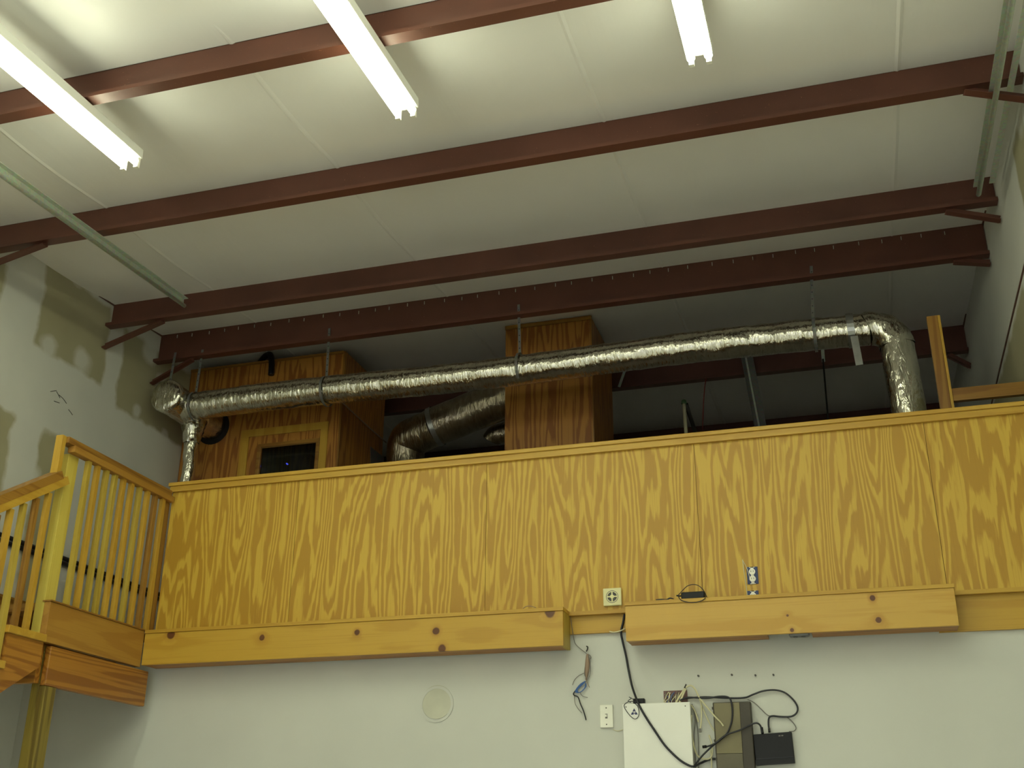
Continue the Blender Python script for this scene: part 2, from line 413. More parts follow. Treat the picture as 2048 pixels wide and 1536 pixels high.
for i, (lx, rx) in enumerate(((0, 0), ((95, 488), (1928, 181)), ((330, 636), (1890, 416)), ((388, 713), (1905, 514)), (0, (1895, 708)), (0, 0))):
    t, b = PUR[i]; Y = YS[i]-.03
    if lx: brace(t, (onY(*lx, Y).x, Y, b-.01), (XL+.01, Y, (3.43, 3.43, 3.45, 3.42, 3.4, 3.4)[i]))
    if rx: brace(t, (onY(*rx, Y).x, Y, b-.01), (XR-.01, Y, (3.4, 3.43, 3.49, 3.53, 3.56, 3.5)[i]))
t, b = PUR[3]
bm = NB(); box(bm, (XL+.15, YS[3]-.006, roofz(YS[3])-.045), (XL+.154, YS[3], roofz(YS[3])-.02)); s0 = part('screw', bm, M['galv'], t)
for k in range(1, 42): copypart(s0, t, (.1395*k+random.uniform(-.02, .02), 0, random.uniform(-.006, .006)))

# ------------------------------------------------------------------ tube lights
def light(X, Y0, Y1, label, grp):
    t = thing('tube_light', (X, (Y0+Y1)/2, roofz(Y1)-.30), label, 'light', grp)
    def z(y, o): return roofz(y)-.21+o
    bm = NB(); bar(bm, (X, Y0, z(Y0, -.03)), (X, Y1, z(Y1, -.03)), .118, .055); part('housing', bm, M['white'], t, .004)
    for s in (-1, 1):
        x = X+s*.04
        bm = NB(); tube(bm, [(x, Y0+.03, z(Y0+.03, -.088)), (x, Y1-.03, z(Y1-.03, -.088))], .019, 12, 0); part('tube', bm, M['tube'], t, label='glowing fluorescent tube')
        for y in (Y0+.015, Y1-.015):
            bm = NB(); box(bm, (x-.012, y-.010, z(y, -.118)), (x+.012, y+.010, z(y, -.055))); part('socket', bm, M['plate'], t)
for X, lab in ((-3.42, 'lit twin tube light at the far left of the ceiling'), (-1.85, 'lit twin tube light in the middle of the ceiling'), (-.40, 'lit twin tube light rightmost on the ceiling')):
    light(X, 1.82, 4.27, lab, 'lit tube lights')
for Y, w in ((-1.8, 'just'), (-5.2, 'far')):  # unseen extra rows, added to brighten the ceiling and loft
    for X, sd in ((-3.42, 'left'), (-1.85, 'middle'), (-.40, 'right')):
        light(X, Y, Y+2.45, 'unseen lit twin tube light %s behind the camera on the %s' % (w, sd), 'unseen tube lights added behind the camera')

# ------------------------------------------------------------------ overhead door tracks
def track(X, Y0, Y1, zo, label, side):
    t = thing('door_track', (X, (Y0+Y1)/2, roofz(Y0)-.3), label, 'track', 'galvanised door tracks')
    A = Vector((X, Y0, roofz(Y0)+zo)); B = Vector((X, Y1, roofz(Y1)+zo))
    bm = NB(); bar(bm, A, B, .004, .058); part('web', bm, M['galv'], t)
    bm = NB(); o = Vector((side*.013, 0, -.026)); tube(bm, [A+o, B+o], .013, 10, 0); part('curved_lip', bm, M['galv'], t)
    bm = NB(); o = Vector((side*.016, 0, .029)); bar(bm, A+o, B+o, .034, .004); part('upper_lip', bm, M['galv'], t)
    return t
track(-4.165, 1.0, 5.95, -.27, 'galvanised overhead door track above the stairs', 1)
t = track(.945, 1.0, 5.98, -.27, 'galvanised overhead door track beside the right wall', -1)
bm = NB(); bar(bm, (1.02, 1.0, roofz(1.0)-.21), (1.02, 6.02, roofz(6.02)-.21), .03, .004); bar(bm, (1.035, 1.0, roofz(1.0)-.195), (1.035, 6.02, roofz(6.02)-.195), .004, .03); part('angle_iron', bm, M['galv'], t)

# ------------------------------------------------------------------ loft guard wall
gx0 = -4.09
t = thing('loft_guard', (-1.5, YP, 1.25), 'long plywood guard wall along the loft edge with wooden cap', 'guard wall')
seams = [gx0, -3.195, -1.975, -.755, .465, XR-.003]
for a, b in zip(seams[:-1], seams[1:]):
    bm = NB(); box(bm, (a+.0012, YP, 1.27), (b-.0012, YP+.012, 2.19)); part('panel', bm, M['ply_z'], t)
bm = NB(); box(bm, (gx0, YP+.013, 1.27), (XR-.003, YP+.085, 2.19)); part('framing', bm, M['fir_z'], t)
bm = NB(); box(bm, (gx0-.01, YP-.019, 2.172), (XR-.003, YP-.0005, 2.208)); part('cap_trim', bm, M['pine_x'], t)
bm = NB(); box(bm, (gx0-.02, YP-.03, 2.2085), (XR-.003, YP+.11, 2.232)); part('cap_board', bm, M['pine_x'], t, .003)
# floor edge boards under the guard
t = thing('rim_board', (-1.5, YW-.02, 1.08), 'recessed edge board of the loft floor under the plywood guard', 'board')
bm = NB(); box(bm, (-1.60, YW-.022, onY(1195, 1266, YW-.022).z), (-1.10, YW-.001, 1.248)); part('face_board', bm, M['pine_x'], t)
bm = NB(); box(bm, (.40, YW-.022, onY(1985, 1260, YW-.022).z), (XR-.003, YW-.001, 1.248)); part('face_board', bm, M['pine_x'], t)
bm = NB(); box(bm, (gx0, YP-.004, 1.2485), (XR-.003, YW-.001, 1.2695)); part('edge_strip', bm, M['pine_x'], t)

# ledges boxed in front of the floor edge
def kn(pts, Y, loc): return [(onY(px, py, Y).x-loc[0], onY(px, py, Y).z-loc[2], r) for px, py, r in pts]
loc = (-2.8, YB, 1.066)
K = kn([(342,1269,.03),(524,1275,.02),(714,1265,.019),(872,1262,.024),(884,1297,.026),(1100,1224,.034)], YB, loc)
M['knot_l'] = wood('knotty_pine_left', 'x', PIN0, PIN1, PIN2, 4.0, .4, .5, 5.0, K)
t = thing('ledge_box', loc, 'knotty pine boxed ledge under the left part of the plywood guard', 'ledge', 'boxed pine ledges')
x0, x1 = -4.066, -1.491
bm = NB(); box(bm, (x0, YB, 1.066), (x1, YB+.019, 1.2510)); part('front_board', bm, M['knot_l'], t, .0015)
bm = NB(); box(bm, (x0, YB-.007, 1.2515), (x1+.003, YP-.005, 1.2715)); part('top_board', bm, M['pine_x'], t, .0015)
bm = NB(); box(bm, (x1-.019, YB+.0195, 1.066), (x1, YW-.024, 1.251)); part('end_board', bm, M['green_z'], t, .0015)
bm = NB(); box(bm, (x0, YB+.0195, 1.068), (x1-.02, YW-.024, 1.087)); part('bottom_board', bm, M['fir_x'], t, .0015)
loc = (-.33, YB, 1.073)
K = kn([(1745,1196,.016),(1757,1240,.017),(1575,1231,.007),(1584,1260,.012),(1648,1140,.001)], YB, loc)
M['knot_r'] = wood('knotty_pine_right', 'x', lin(202,163,74), lin(190,148,60), lin(176,132,50), 4.0, .4, .5, 5.0, K)
t = thing('ledge_box', loc, 'pine boxed ledge under the right part of the guard carrying the power brick', 'ledge', 'boxed pine ledges')
x0, x1 = -1.152, .485
bm = NB(); box(bm, (x0, YB, 1.073), (x1, YB+.019, 1.2565)); part('front_board', bm, M['knot_r'], t, .0015)
bm = NB(); box(bm, (x0-.002, YB-.007, 1.257), (x1+.003, YP-.005, 1.277)); part('top_board', bm, M['pine_x'], t, .0015)
bx = lambda px, py: onY(px, py, 5.97).x
bm = NB(); box(bm, (x0, YB+.0195, 1.075), (bx(1537, 1280), YW-.024, 1.094)); part('bottom_board', bm, M['fir_x'], t, .0015)
bm = NB(); box(bm, (bx(1625, 1275), YB+.0195, 1.075), (x1, YW-.024, 1.094)); part('bottom_board', bm, M['fir_x'], t, .0015)

# ------------------------------------------------------------------ landing, stairs and railings
t = thing('stair_landing', (-4.55, 5.5, FLZ), 'wooden stair landing at left joining the loft on a square post', 'landing')
bm = NB(); box(bm, (-4.108, 5.0, 1.055), (-4.07, 5.868, 1.266)); part('edge_board', bm, M['tan_y'], t, .002)
bm = NB(); box(bm, (-4.118, 4.995, 1.2665), (-4.062, 5.86, 1.274)); part('edge_strip', bm, M['amber_y'], t)
bm = NB(); box(bm, (-4.108, 5.065, .84), (-4.07, 5.962, 1.043)); part('edge_board', bm, M['fir_y'], t, .006)
bm = NB(); box(bm, (XL+.005, 5.025, .85), (-4.112, 5.063, 1.05)); part('front_beam', bm, M['fir_x'], t, .002)
for k in range(7):
    y0 = 5.005+k*.142
    bm = NB(); box(bm, (XL+.005, y0, 1.225), (-4.168, y0+.138, 1.264)); part('plank', bm, M['amber_x'], t)
for k in range(3):
    bm = NB(); box(bm, (XL+.03+.3*k, 5.0705, 1.05), (XL+.068+.3*k, 6.02, 1.222)); part('joist', bm, M['fir_y'], t)
bm = NB(); box(bm, (-4.158, 5.068, FLZ), (-4.112, 5.155, 1.048)); box(bm, (-4.112, 5.068, FLZ), (-4.07, 5.155, .838)); part('post', bm, M['olive'], t, .003)

RX = -4.072
bm = NB(); box(bm, (-4.167, 5.16, 1.225), (-4.1095, 5.995, 1.264)); part('nailer', bm, M['fir_y'], t)
t = thing('landing_railing', (-4.08, 5.5, 1.27), 'wooden baluster railing along the stair landing', 'railing')
bm = NB(); box(bm, (-4.166, 5.0, 1.09), (-4.1095, 5.086, 2.10)); part('newel', bm, M['newel'], t, .002)
bm = NB(); box(bm, (-4.112, 4.985, 2.1005), (RX+.008, 5.99, 2.138)); part('lower_rail', bm, M['tan_y'], t, .002)
bm = NB(); box(bm, (-4.135, 4.935, 2.1385), (RX-.002, 5.975, 2.176)); part('top_rail', bm, M['amber_y'], t, .003)
bm = NB(); box(bm, (-4.135, 4.90, 1.955), (-4.09, 4.934, 2.176)); part('end_block', bm, M['pine_z'], t, .002)
ys = [5.15+i*.0838 for i in range(10)]
bm = NB(); box(bm, (-4.104, ys[0]-.0145, 1.275), (-4.078, ys[0]+.0145, 2.0995)); b0 = part('baluster', bm, M['green_z'], t)
mts = ['amber_z', 'pine_z', 'green_z', 'green_z', 'pine_z', 'pine_z', 'green_z', 'pine_z', 'amber_z', 'pine_z']
b0.data.materials[0] = M['green_z']
var = {}
for i, y in enumerate(ys):
    if i == 0: continue
    c = copypart(b0, t, (0, y-ys[0], 0))
    c.material_slots[0].link = 'OBJECT'; c.material_slots[0].material = M[mts[i]]
bm = NB(); box(bm, (-4.128, 5.955, 1.275), (-4.098, 5.995, 2.0995)); part('end_post', bm, M['amber_z'], t)

t = thing('staircase', (-4.55, 4.0, FLZ), 'wooden stairs descending from the landing towards the viewer', 'stairs')
RISE, RUN = .178, .27; n = 15
prof = [(5.0, 1.09-.04), (5.0, .93)]
nst = 14
yb = 5.0-nst*RUN
low = lambda y: .925+(y-5.0)*.657
pts_t = []
y, z = 5.0, 1.05
for k in range(nst):
    pts_t.append((y, z)); pts_t.append((y-RUN, z)); z -= RISE; y -= RUN
poly = [(4.998, .925)]+[(max(.0, 0)+5.0-4.2, low(5.0-4.2))]
poly = [(4.998, low(4.998)), (yb+.3, low(yb+.3)), (yb, max(FLZ, low(yb)))] + pts_t[::-1]
for nm, X in (('stringer', -4.108), ('stringer', XL+.03)):
    bm = NB(); prism(bm, poly, X, X+.036, 'x'); part(nm, bm, M['fir_y'], t)
for k in range(nst-1):
    y1 = 5.0-k*RUN; z1 = 1.051-k*RISE
    bm = NB(); box(bm, (XL+.005, y1-RUN-.02, z1), (-4.055, y1-.0005, z1+.038)); part('tread', bm, M['pine_x'], t, .003)
for k in range(nst-1):
    y1 = 5.0-k*RUN; z1 = 1.0505-k*RISE
    bm = NB(); box(bm, (XL+.068, y1-.022, z1-RISE+.04), (-4.1085, y1-.002, z1)); part('riser', bm, M['fir_x'], t)
t = thing('stair_railing', (-4.08, 4.4, FLZ+.3), 'sloping wooden baluster railing of the stairs at the left edge', 'railing')
def rl(y): return 1.93+(y-4.975)*.635
y0 = 3.2
bm = NB(); bar(bm, (-4.092, y0, rl(y0)-.0), (-4.092, 4.984, rl(4.984)), .042, .045, (0, -.53, .85)); part('lower_rail', bm, M['pine_y'], t)
bm = NB(); bar(bm, (-4.107, y0, rl(y0)+.047), (-4.107, 4.93, rl(4.93)+.047), .075, .045, (0, -.53, .85)); part('top_rail', bm, M['amber_y'], t)
for i in range(14):
    y = 4.868-i*.0865-(0 if i else 0)
    k = int((5.0-y)/RUN); zb = 1.09-k*RISE
    bm = NB(); box(bm, (-4.104, y-.0145, zb), (-4.078, y+.0145, rl(y)-.035)); part('baluster', bm, M[('green_z', 'pine_z', 'amber_z')[(i+1) % 3]], t)
# two dark stripes along the left wall, built as thin tubes
for zz, lab in ((1.857, 'upper of two dark stripes running along the left wall behind the balusters'), (1.820, 'lower of two dark stripes running along the left wall behind the balusters')):
    bm = NB(); tube(bm, [(XL+.015, 3.0, zz), (XL+.015, 5.2, zz), (XL+.015, 7.39, zz)], .0145, 8, 0); solo('wall_stripe', bm, M['cable'], lab, 'cable', 'twin stripes on the left wall')

# ------------------------------------------------------------------ plywood enclosure (left) with window
EY, EX0, EX1, EZ = 7.40, XL+.004, -3.63, 3.73
t = thing('plywood_enclosure', (-4.3, 7.8, 1.265), 'plywood equipment closet in the loft corner with a small dark window', 'closet')
wx0, wx1, wz1 = onY(524, 897, EY).x, onY(634, 883, EY).x, onY(580, 890, EY).z
wz0 = 2.35; lz = 3.335
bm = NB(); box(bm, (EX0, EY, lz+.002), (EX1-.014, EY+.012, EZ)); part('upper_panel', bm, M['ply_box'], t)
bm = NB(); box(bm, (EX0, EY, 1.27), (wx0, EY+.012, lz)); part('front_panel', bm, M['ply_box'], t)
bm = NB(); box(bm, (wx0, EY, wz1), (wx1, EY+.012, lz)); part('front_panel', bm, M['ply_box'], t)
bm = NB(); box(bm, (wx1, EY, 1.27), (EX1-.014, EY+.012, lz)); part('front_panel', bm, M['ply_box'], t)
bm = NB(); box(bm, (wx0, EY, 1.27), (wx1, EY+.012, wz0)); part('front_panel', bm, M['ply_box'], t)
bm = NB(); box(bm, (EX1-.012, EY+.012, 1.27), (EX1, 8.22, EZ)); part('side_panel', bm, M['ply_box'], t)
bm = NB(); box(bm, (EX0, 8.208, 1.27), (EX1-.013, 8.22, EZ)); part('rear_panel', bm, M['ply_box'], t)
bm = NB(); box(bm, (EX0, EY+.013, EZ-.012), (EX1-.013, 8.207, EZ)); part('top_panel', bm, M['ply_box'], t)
bm = NB(); box(bm, (EX1-.0135, EY-.003, 1.27), (EX1+.002, EY+.0115, EZ)); part('corner_strip', bm, M['amber_z'], t)
bm = NB(); box(bm, (EX0, EY-.008, EZ-.018), (EX1-.014, EY-.0003, EZ+.004)); part('top_strip', bm, M['amber_x'], t)
bm = NB(); box(bm, (wx0-.19, EY-.012, wz1+.10), (wx1+.09, EY-.0003, wz1+.16)); box(bm, (wx0-.19, EY-.012, 1.3), (wx0-.12, EY-.0003, wz1+.0998)); box(bm, (wx1+.03, EY-.012, 1.3), (wx1+.09, EY-.0003, wz1+.0998)); part('door_frame', bm, M['pine_z'], t)
bm = NB(); w = .028
box(bm, (wx0-w, EY-.018, wz1), (wx1+w, EY-.0002, wz1+w)); box(bm, (wx0-w, EY-.018, wz0), (wx0, EY-.0002, wz1)); box(bm, (wx1, EY-.018, wz0), (wx1+w, EY-.0002, wz1)); part('window_frame', bm, M['amber_x'], t, .004)
bm = NB(); box(bm, (wx0+.001, EY+.003, wz0), (wx1-.001, EY+.007, wz1)); part('pane', bm, M['glass'], t)
bm = NB(); p = onY(573, 927, 7.6); tube(bm, [p, p+Vector((0, .02, 0))], .006, 8, 0); part('indicator_light', bm, M['led'], t)
bm = NB(); q = [onX(741, 893, EX1+.003), onX(768, 915, EX1+.003), onX(766, 945, EX1+.003), onX(741, 945, EX1+.003)]
prism(bm, [(v.y, v.z) for v in q], EX1+.0015, EX1+.004, 'x'); part('metal_plate', bm, M['galv_d'], t, label='dull grey sheet metal corner plate')
bm = NB(); tube(bm, [onX(683, 803, EX1+.008), onX(725, 843, EX1+.008), onX(772, 885, EX1+.008)], .006, 6, 3); solo('side_line', bm, M['cbrown'], 'thin brown line slanting down the side of the plywood closet', 'cord')  # thin raised brown line across the side panel
bm = NB(); P = [onY(520, 712, 7.52), onY(530, 711, 7.42), onY(540, 709, EY-.03), onY(543, 722, EY-.03), onY(543, 735, EY-.03), onY(542, 750, EY-.03)]
P[0].z = EZ+.045; P[1].z = EZ+.055
tube(bm, P, .024, 10, 5); solo('insulated_hose', bm, M['black'], 'black insulated hose hooked over the top of the plywood closet', 'hose')

# plywood chase in the middle
CX0, CX1, CY0, CY1 = -2.346, -1.671, 7.54, 8.28
cz = roofz(CY0)-.034
t = thing('plywood_chase', ((CX0+CX1)/2, (CY0+CY1)/2, 1.265), 'tall narrow plywood chase rising to the ceiling behind the foil duct', 'chase')
sz = onY(1100, 752, CY0).z
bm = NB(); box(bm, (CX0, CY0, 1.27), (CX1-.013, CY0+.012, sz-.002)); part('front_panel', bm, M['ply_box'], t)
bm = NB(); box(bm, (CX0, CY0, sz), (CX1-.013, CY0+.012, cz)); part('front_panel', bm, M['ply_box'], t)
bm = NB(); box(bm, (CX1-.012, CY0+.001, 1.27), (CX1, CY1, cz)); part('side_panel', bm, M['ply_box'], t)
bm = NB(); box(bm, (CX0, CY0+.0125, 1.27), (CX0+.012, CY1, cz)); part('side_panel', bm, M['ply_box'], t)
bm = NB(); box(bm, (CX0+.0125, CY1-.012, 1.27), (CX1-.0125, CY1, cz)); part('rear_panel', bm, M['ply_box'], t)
bm = NB(); box(bm, (CX0-.002, CY0-.012, cz-.03), (CX1+.003, CY0-.0003, cz)); part('top_strip', bm, M['amber_x'], t)
bm = NB(); box(bm, (CX0-.002, CY0-.008, sz-.03), (CX1+.003, CY0-.0003, sz)); part('middle_strip', bm, M['amber_x'], t)
bm = NB(); box(bm, (CX1-.002, CY0-.006, 1.27), (CX1+.008, CY0+.0005, cz)); part('corner_strip', bm, M['amber_z'], t)

# ------------------------------------------------------------------ foil ducts
DY, DZ, DR = 6.93, 3.185, .105
t = thing('foil_duct', (-2.2, DY, 1.27), 'long crinkled foil duct run hung below the ceiling behind the guard', 'duct')
AX, AZ = -4.76, 3.215
def bend(c, r, a0, a1, n=9): return [c+Vector((math.sin(a)*r, 0, math.cos(a)*r)) for a in [a0+(a1-a0)*i/n for i in range(n+1)]]
EXC = .295
path = [Vector((AX+.05+(EXC-AX-.05)*i/110, DY, DZ+.012*math.sin(i*.09))) for i in range(111)]
bm = NB(); tube(bm, path, DR, 28, 0, False, .006, 16); part('main_pipe', bm, M['foil'], t)
eb = bend(Vector((EXC, DY, DZ-.155)), .155, 0, PI/2-.06, 14)
bm = NB(); tube(bm, [path[-1]-Vector((.015, 0, 0))]+eb, DR+.003, 28, 0, False, .010, 14); part('elbow', bm, M['foil'], t)
e = eb[-1]
dn = [e+Vector((.055*i/40, 0, -(e.z-1.27)*i/40)) for i in range(41)]
bm = NB(); tube(bm, dn, DR, 28, 0, False, .006, 16); part('down_pipe', bm, M['foil'], t)
# tee into the closet, with end cap facing the room
bm = NB(); tube(bm, [Vector((AX, 6.74+.66*i/24, AZ)) for i in range(25)], .122, 28, 0, False, .005, 14); part('tee', bm, M['foil'], t)
bm = NB()
rings = []
for rr_, yy in ((.126, 6.80), (.130, 6.76), (.128, 6.735), (.112, 6.722), (.07, 6.716), (.03, 6.718)):
    ring = []
    for k in range(32):
        a = 2*PI*k/32; q = rr_+.005*noise.noise(Vector((math.cos(a)*3, math.sin(a)*3, yy*30)))
        ring.append(bm.verts.new((AX+q*math.cos(a), yy+.006*noise.noise(Vector((math.cos(a)*rr_*40, math.sin(a)*rr_*40, 3))), AZ+q*math.sin(a))))
    rings.append(ring)
for A, B in zip(rings[:-1], rings[1:]):
    for k in range(32): bm.faces.new((A[k], A[(k+1)%32], B[(k+1)%32], B[k])).smooth = True
bm.faces.new(rings[-1]); part('end_cap', bm, M['foil'], t)
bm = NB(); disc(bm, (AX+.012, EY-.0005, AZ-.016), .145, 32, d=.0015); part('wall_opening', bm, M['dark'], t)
VX, VY = -4.745, 7.12
bm = NB(); tube(bm, [Vector((VX+.004*math.sin(i), VY, AZ-.08-(AZ-.08-1.27)*i/40)) for i in range(41)], .05, 18, 0, False, .006, 22, rf=lambda s: .058-.012*min(1, s*5)); part('drop_pipe', bm, M['foil'], t)
bm = NB(); tube(bm, [Vector((VX, VY, AZ-.06)), Vector((VX, VY, AZ-.13)), Vector((VX, VY, AZ-.2)), Vector((VX, VY, AZ-.25))], .08, 20, 4, False, .012, 20, rf=lambda s: .10-.045*s); part('drop_collar', bm, M['foil'], t)
# foil tape at the elbow, its loose end hanging
TX = onY(1702, 660, DY-.1).x
bm = NB()
for k in range(28):
    a0, a1 = 2*PI*k/28, 2*PI*(k+1)/28
    for x0_, x1_ in ((TX-.022, TX+.022),):
        bm.faces.new([bm.verts.new((x, DY+(DR+.008)*math.cos(a), DZ+(DR+.008)*math.sin(a))) for x, a in ((x0_, a0), (x1_, a0), (x1_, a1), (x0_, a1))])
part('tape_band', bm, M['tape'], t)
bm = NB(); a, b = onY(1708, 672, DY-.12), onY(1719, 730, DY-.125)
bar(bm, a, b, .003, .045, (1, 0, 0)); part('tape_tail', bm, M['tape'], t)

# perforated straps
def strap(X, top_z, ring_=True, lab='', tilt=0.0, r=DR, cy=DY, czz=DZ, sx=None):
    sx = X if sx is None else sx
    t2 = thing('hanger_strap', (sx, cy, czz), lab, 'strap', 'perforated hanger straps')
    bm = NB(); bar(bm, (X+tilt, YS[3]-.008 if ring_ else cy, top_z), (sx, cy-.02, czz+r+.002), .003, .02, (1, 0, 0)); part('band', bm, M['galv_d'], t2)
    if ring_:
        bm = NB()
        for k in range(26):
            a0, a1 = 2*PI*k/26, 2*PI*(k+1)/26
            bm.faces.new([bm.verts.new((x, cy+(r+.009)*math.cos(a), czz+(r+.009)*math.sin(a))) for x, a in ((sx-.01, a0), (sx+.01, a0), (sx+.01, a1), (sx-.01, a1))])
        part('loop', bm, M['galv_d'], t2)
    z0, z1 = czz+r+.02, top_z-.02; n = max(3, int((z1-z0)/.05))
    for k in range(n):
        f = (k+.5)/n; bm = NB(); x = sx+(X+tilt-sx)*f; y = (cy-.02)+((YS[3]-.008 if ring_ else cy)-(cy-.02))*f
        disc(bm, (x, y-.0018, z0+(z1-z0)*f), .004, 8, d=.0006); part('hole', bm, M['dark'], t2)
strap(-3.545, 3.70, True, 'perforated strap holding the foil duct in front of the plywood closet', 0, sx=-3.53)
strap(-2.06, 3.69, True, 'perforated strap holding the foil duct in front of the plywood chase', 0, sx=-2.045)
strap(-.02, 3.69, True, 'perforated strap holding the right end of the foil duct', .0, sx=-.045)
strap(-4.62, 3.66, True, 'perforated strap nearest the foil end cap beside the closet', 0, sx=-4.62)
strap(-4.80, 3.62, False, 'short perforated strap above the foil end cap', 0, r=.125, cy=6.84, czz=AZ, sx=-4.80)

# big diagonal duct between closet and chase
t = thing('diagonal_duct', (-2.85, 7.95, 1.27), 'fat foil duct, darkened for shade, slanting between plywood closet and chase', 'duct')
pa = onY(1008, 798, 7.9); pb = onY(871, 853, 7.9); pc = onY(812, 880, 7.9)
p0 = pa+(pa-pb).normalized()*.15
bm = NB(); L = [p0+(pb-p0)*i/24 for i in range(25)]; tube(bm, L, .158, 28, 0, False, .005, 9); part('upper_pipe', bm, M['foil_shaded'], t)
bm = NB(); pc = onY(822, 876, 7.95); L = [pb, pb+(pc-pb)*.6, pc, pc+Vector((-.05, .03, -.06)), pc+Vector((-.06, .05, -.2)), pc+Vector((-.06, .05, -.6))]; tube(bm, L, .154, 28, 6, False, .004, 9); part('lower_elbow', bm, M['foil_shaded'], t)
bm = NB(); d = (pb-p0).normalized(); tube(bm, [pb-d*.02, pb+d*.02], .164, 28, 0, False, .002, 20); part('tape_band', bm, M['tape'], t)
bm = NB(); q = onY(1000, 868, 8.1); tube(bm, [q+Vector((.35, 0, .02)), q, q+Vector((-.06, .02, -.03))], .085, 18, 5, True, .008, 14); solo('stub_duct', bm, M['foil_shaded'], 'short foil duct stub, darkened for shade, under the slanting duct beside the chase', 'duct')

# ------------------------------------------------------------------ odds and ends in the loft
t = thing('steel_stud', (-.55, 8.6, 1.27), 'galvanised steel stud leaning up behind the foil duct', 'stud')
a = Vector((-.615, 8.64, 3.90)); b = Vector((-.545, 8.56, 3.2)); b2 = a+(b-a)*((a.z-1.27)/(a.z-b.z))
for nm, o in (('flange', -.045), ('flange', .045)):
    bm = NB(); bar(bm, a+Vector((o, -.02, 0)), b2+Vector((o, -.02, 0)), .004, .04, (0, 1, 0)); part(nm, bm, M['galv_d'], t)
bm = NB(); bar(bm, a, b2, .09, .004, (0, 1, 0)); part('web', bm, M['galv_d'], t)
bm = NB(); bar(bm, a+Vector((-.01, -.012, 0)), b2+Vector((-.01, -.012, 0)), .014, .012, (0, 1, 0)); part('rib', bm, M['galv'], t)
bm = NB(); tube(bm, [onY(1646, 718, 8.58), onY(1651, 840, 8.58)+Vector((0, 0, -.8))], .007, 8, 0); o = solo('threaded_rod', bm, M['nail'], 'dark threaded rod hanging from the rear purlin', 'rod')
bm = NB(); a, b = onY(1645, 697, 8.6), onY(1647, 724, 8.6); bar(bm, a, b, .004, .026, (1, 0, 0)); solo('rod_strap', bm, M['galv'], 'light strap at the top of the dark threaded rod', 'strap')
bm = NB(); tube(bm, [onY(1412, 757, 8.62), onY(1408, 790, 8.62), onY(1405, 860, 8.62)], .005, 6, 3); solo('red_wire', bm, M['redwire'], 'thin red wire hanging behind the guard', 'wire')
bm = NB(); a, b = onY(1251, 737, 8.6), onY(1238, 774, 8.6); bar(bm, a, b, .004, .022, (1, 0, 0)); solo('loose_strap', bm, M['galv'], 'loose metal strap on the rear purlin beside the chase', 'strap')
t = thing('capped_pipe', (-1.06, 8.0, 1.27), 'thin pale pipe with a green cap standing behind the guard', 'pipe')
a = onY(1368, 806, 8.0); b = onY(1373, 872, 8.0); b2 = b+(b-a)*4
b2.z = 1.27
bm = NB(); tube(bm, [a, b2], .014, 10, 0); part('pipe', bm, M['cwhite'], t)
bm = NB(); tube(bm, [a+Vector((0,0,-.008)), a+Vector((0, 0, .012)), a+Vector((0, 0, .024))], .02, 12, 2, rf=lambda s: .021-.006*s*s); part('cap', bm, M['greencap'], t)
bm = NB(); a2 = onY(1372, 808, 8.05); b3 = onY(1389, 860, 8.3); tube(bm, [a2, b3, b3+(b3-a2)*2], .016, 8, 0); part('brace_pipe', bm, M['nail'], t)
t = thing('framing_post', (.65, 6.5, 1.27), 'upright wooden stud behind the guard at right of the foil elbow', 'post')
a = onY(1866, 634, 6.5)
bm = NB(); box(bm, (a.x-.038, 6.48, 1.27), (a.x+.022, 6.52, a.z)); part('stud', bm, M['amber_z'], t, .002)
bm = NB(); box(bm, (a.x+.0225, 6.475, 1.27), (a.x+.037, 6.515, a.z-.003)); part('edge_strip', bm, M['pine_z'], t, .001)
bm = NB(); box(bm, (a.x+.0375, 6.48, 2.462), (XR-.004, 6.515, 2.54)); solo('framing_rail', bm, M['amber_x'], 'horizontal wooden rail from the upright stud to the right wall', 'rail', bevel=.002)

# ------------------------------------------------------------------ things on the plywood guard
def outlet(px, py, lab):
    c = onY(px, py, YP); t = thing('wall_outlet', (c.x, YP, c.z-.046), lab, 'outlet', 'uncovered duplex outlets')
    bm = NB(); box(bm, (c.x-.029, YP-.004, c.z-.046), (c.x+.029, YP-.0003, c.z+.046)); part('box', bm, M['navy'], t, .003)
    bm = NB(); box(bm, (c.x-.008, YP-.0055, c.z-.045), (c.x+.008, YP-.004, c.z+.045)); 
    for s in (-1, 1): box(bm, (c.x-.014, YP-.0055, c.z+s*.044-.003), (c.x+.014, YP-.004, c.z+s*.044+.001))
    part('yoke', bm, M['plate'], t)
    for s in (-1, 1):
        bm = NB(); disc(bm, (c.x, YP-.0055, c.z+s*.019), .0165, 20, d=.004); f = part('receptacle', bm, M['plate'], t)
        for dx in (-.006, .006):
            bm = NB(); box(bm, (c.x+dx-.0012, YP-.0102, c.z+s*.019-.002), (c.x+dx+.0012, YP-.0096, c.z+s*.019+.006)); part('slot', bm, M['dark'], f)
outlet(1505, 1151, 'duplex outlet in a blue box on the plywood above the right ledge')
outlet(1507, 1199, 'lower duplex outlet in a blue box half hidden by the right ledge')
c = onY(1226, 1195, YP); t = thing('vent_plate', (c.x, YP, c.z-.05), 'square cream plate with a round slotted grille on the plywood', 'vent')
bm = NB(); box(bm, (c.x-.05, YP-.022, c.z-.047), (c.x+.05, YP-.0004, c.z+.047)); part('plate', bm, M['cream'], t, .003)
bm = NB(); disc(bm, (c.x, YP-.0222, c.z), .026, 28, d=.001); part('grille', bm, M['nail'], t)
for s, (dx, dz) in enumerate(((.026, .0035), (.0035, .026))):
    bm = NB(); box(bm, (c.x-dx, YP-.0255, c.z-dz), (c.x+dx, YP-.0234, c.z+dz)); part('cross_bar', bm, M['cream'], t)
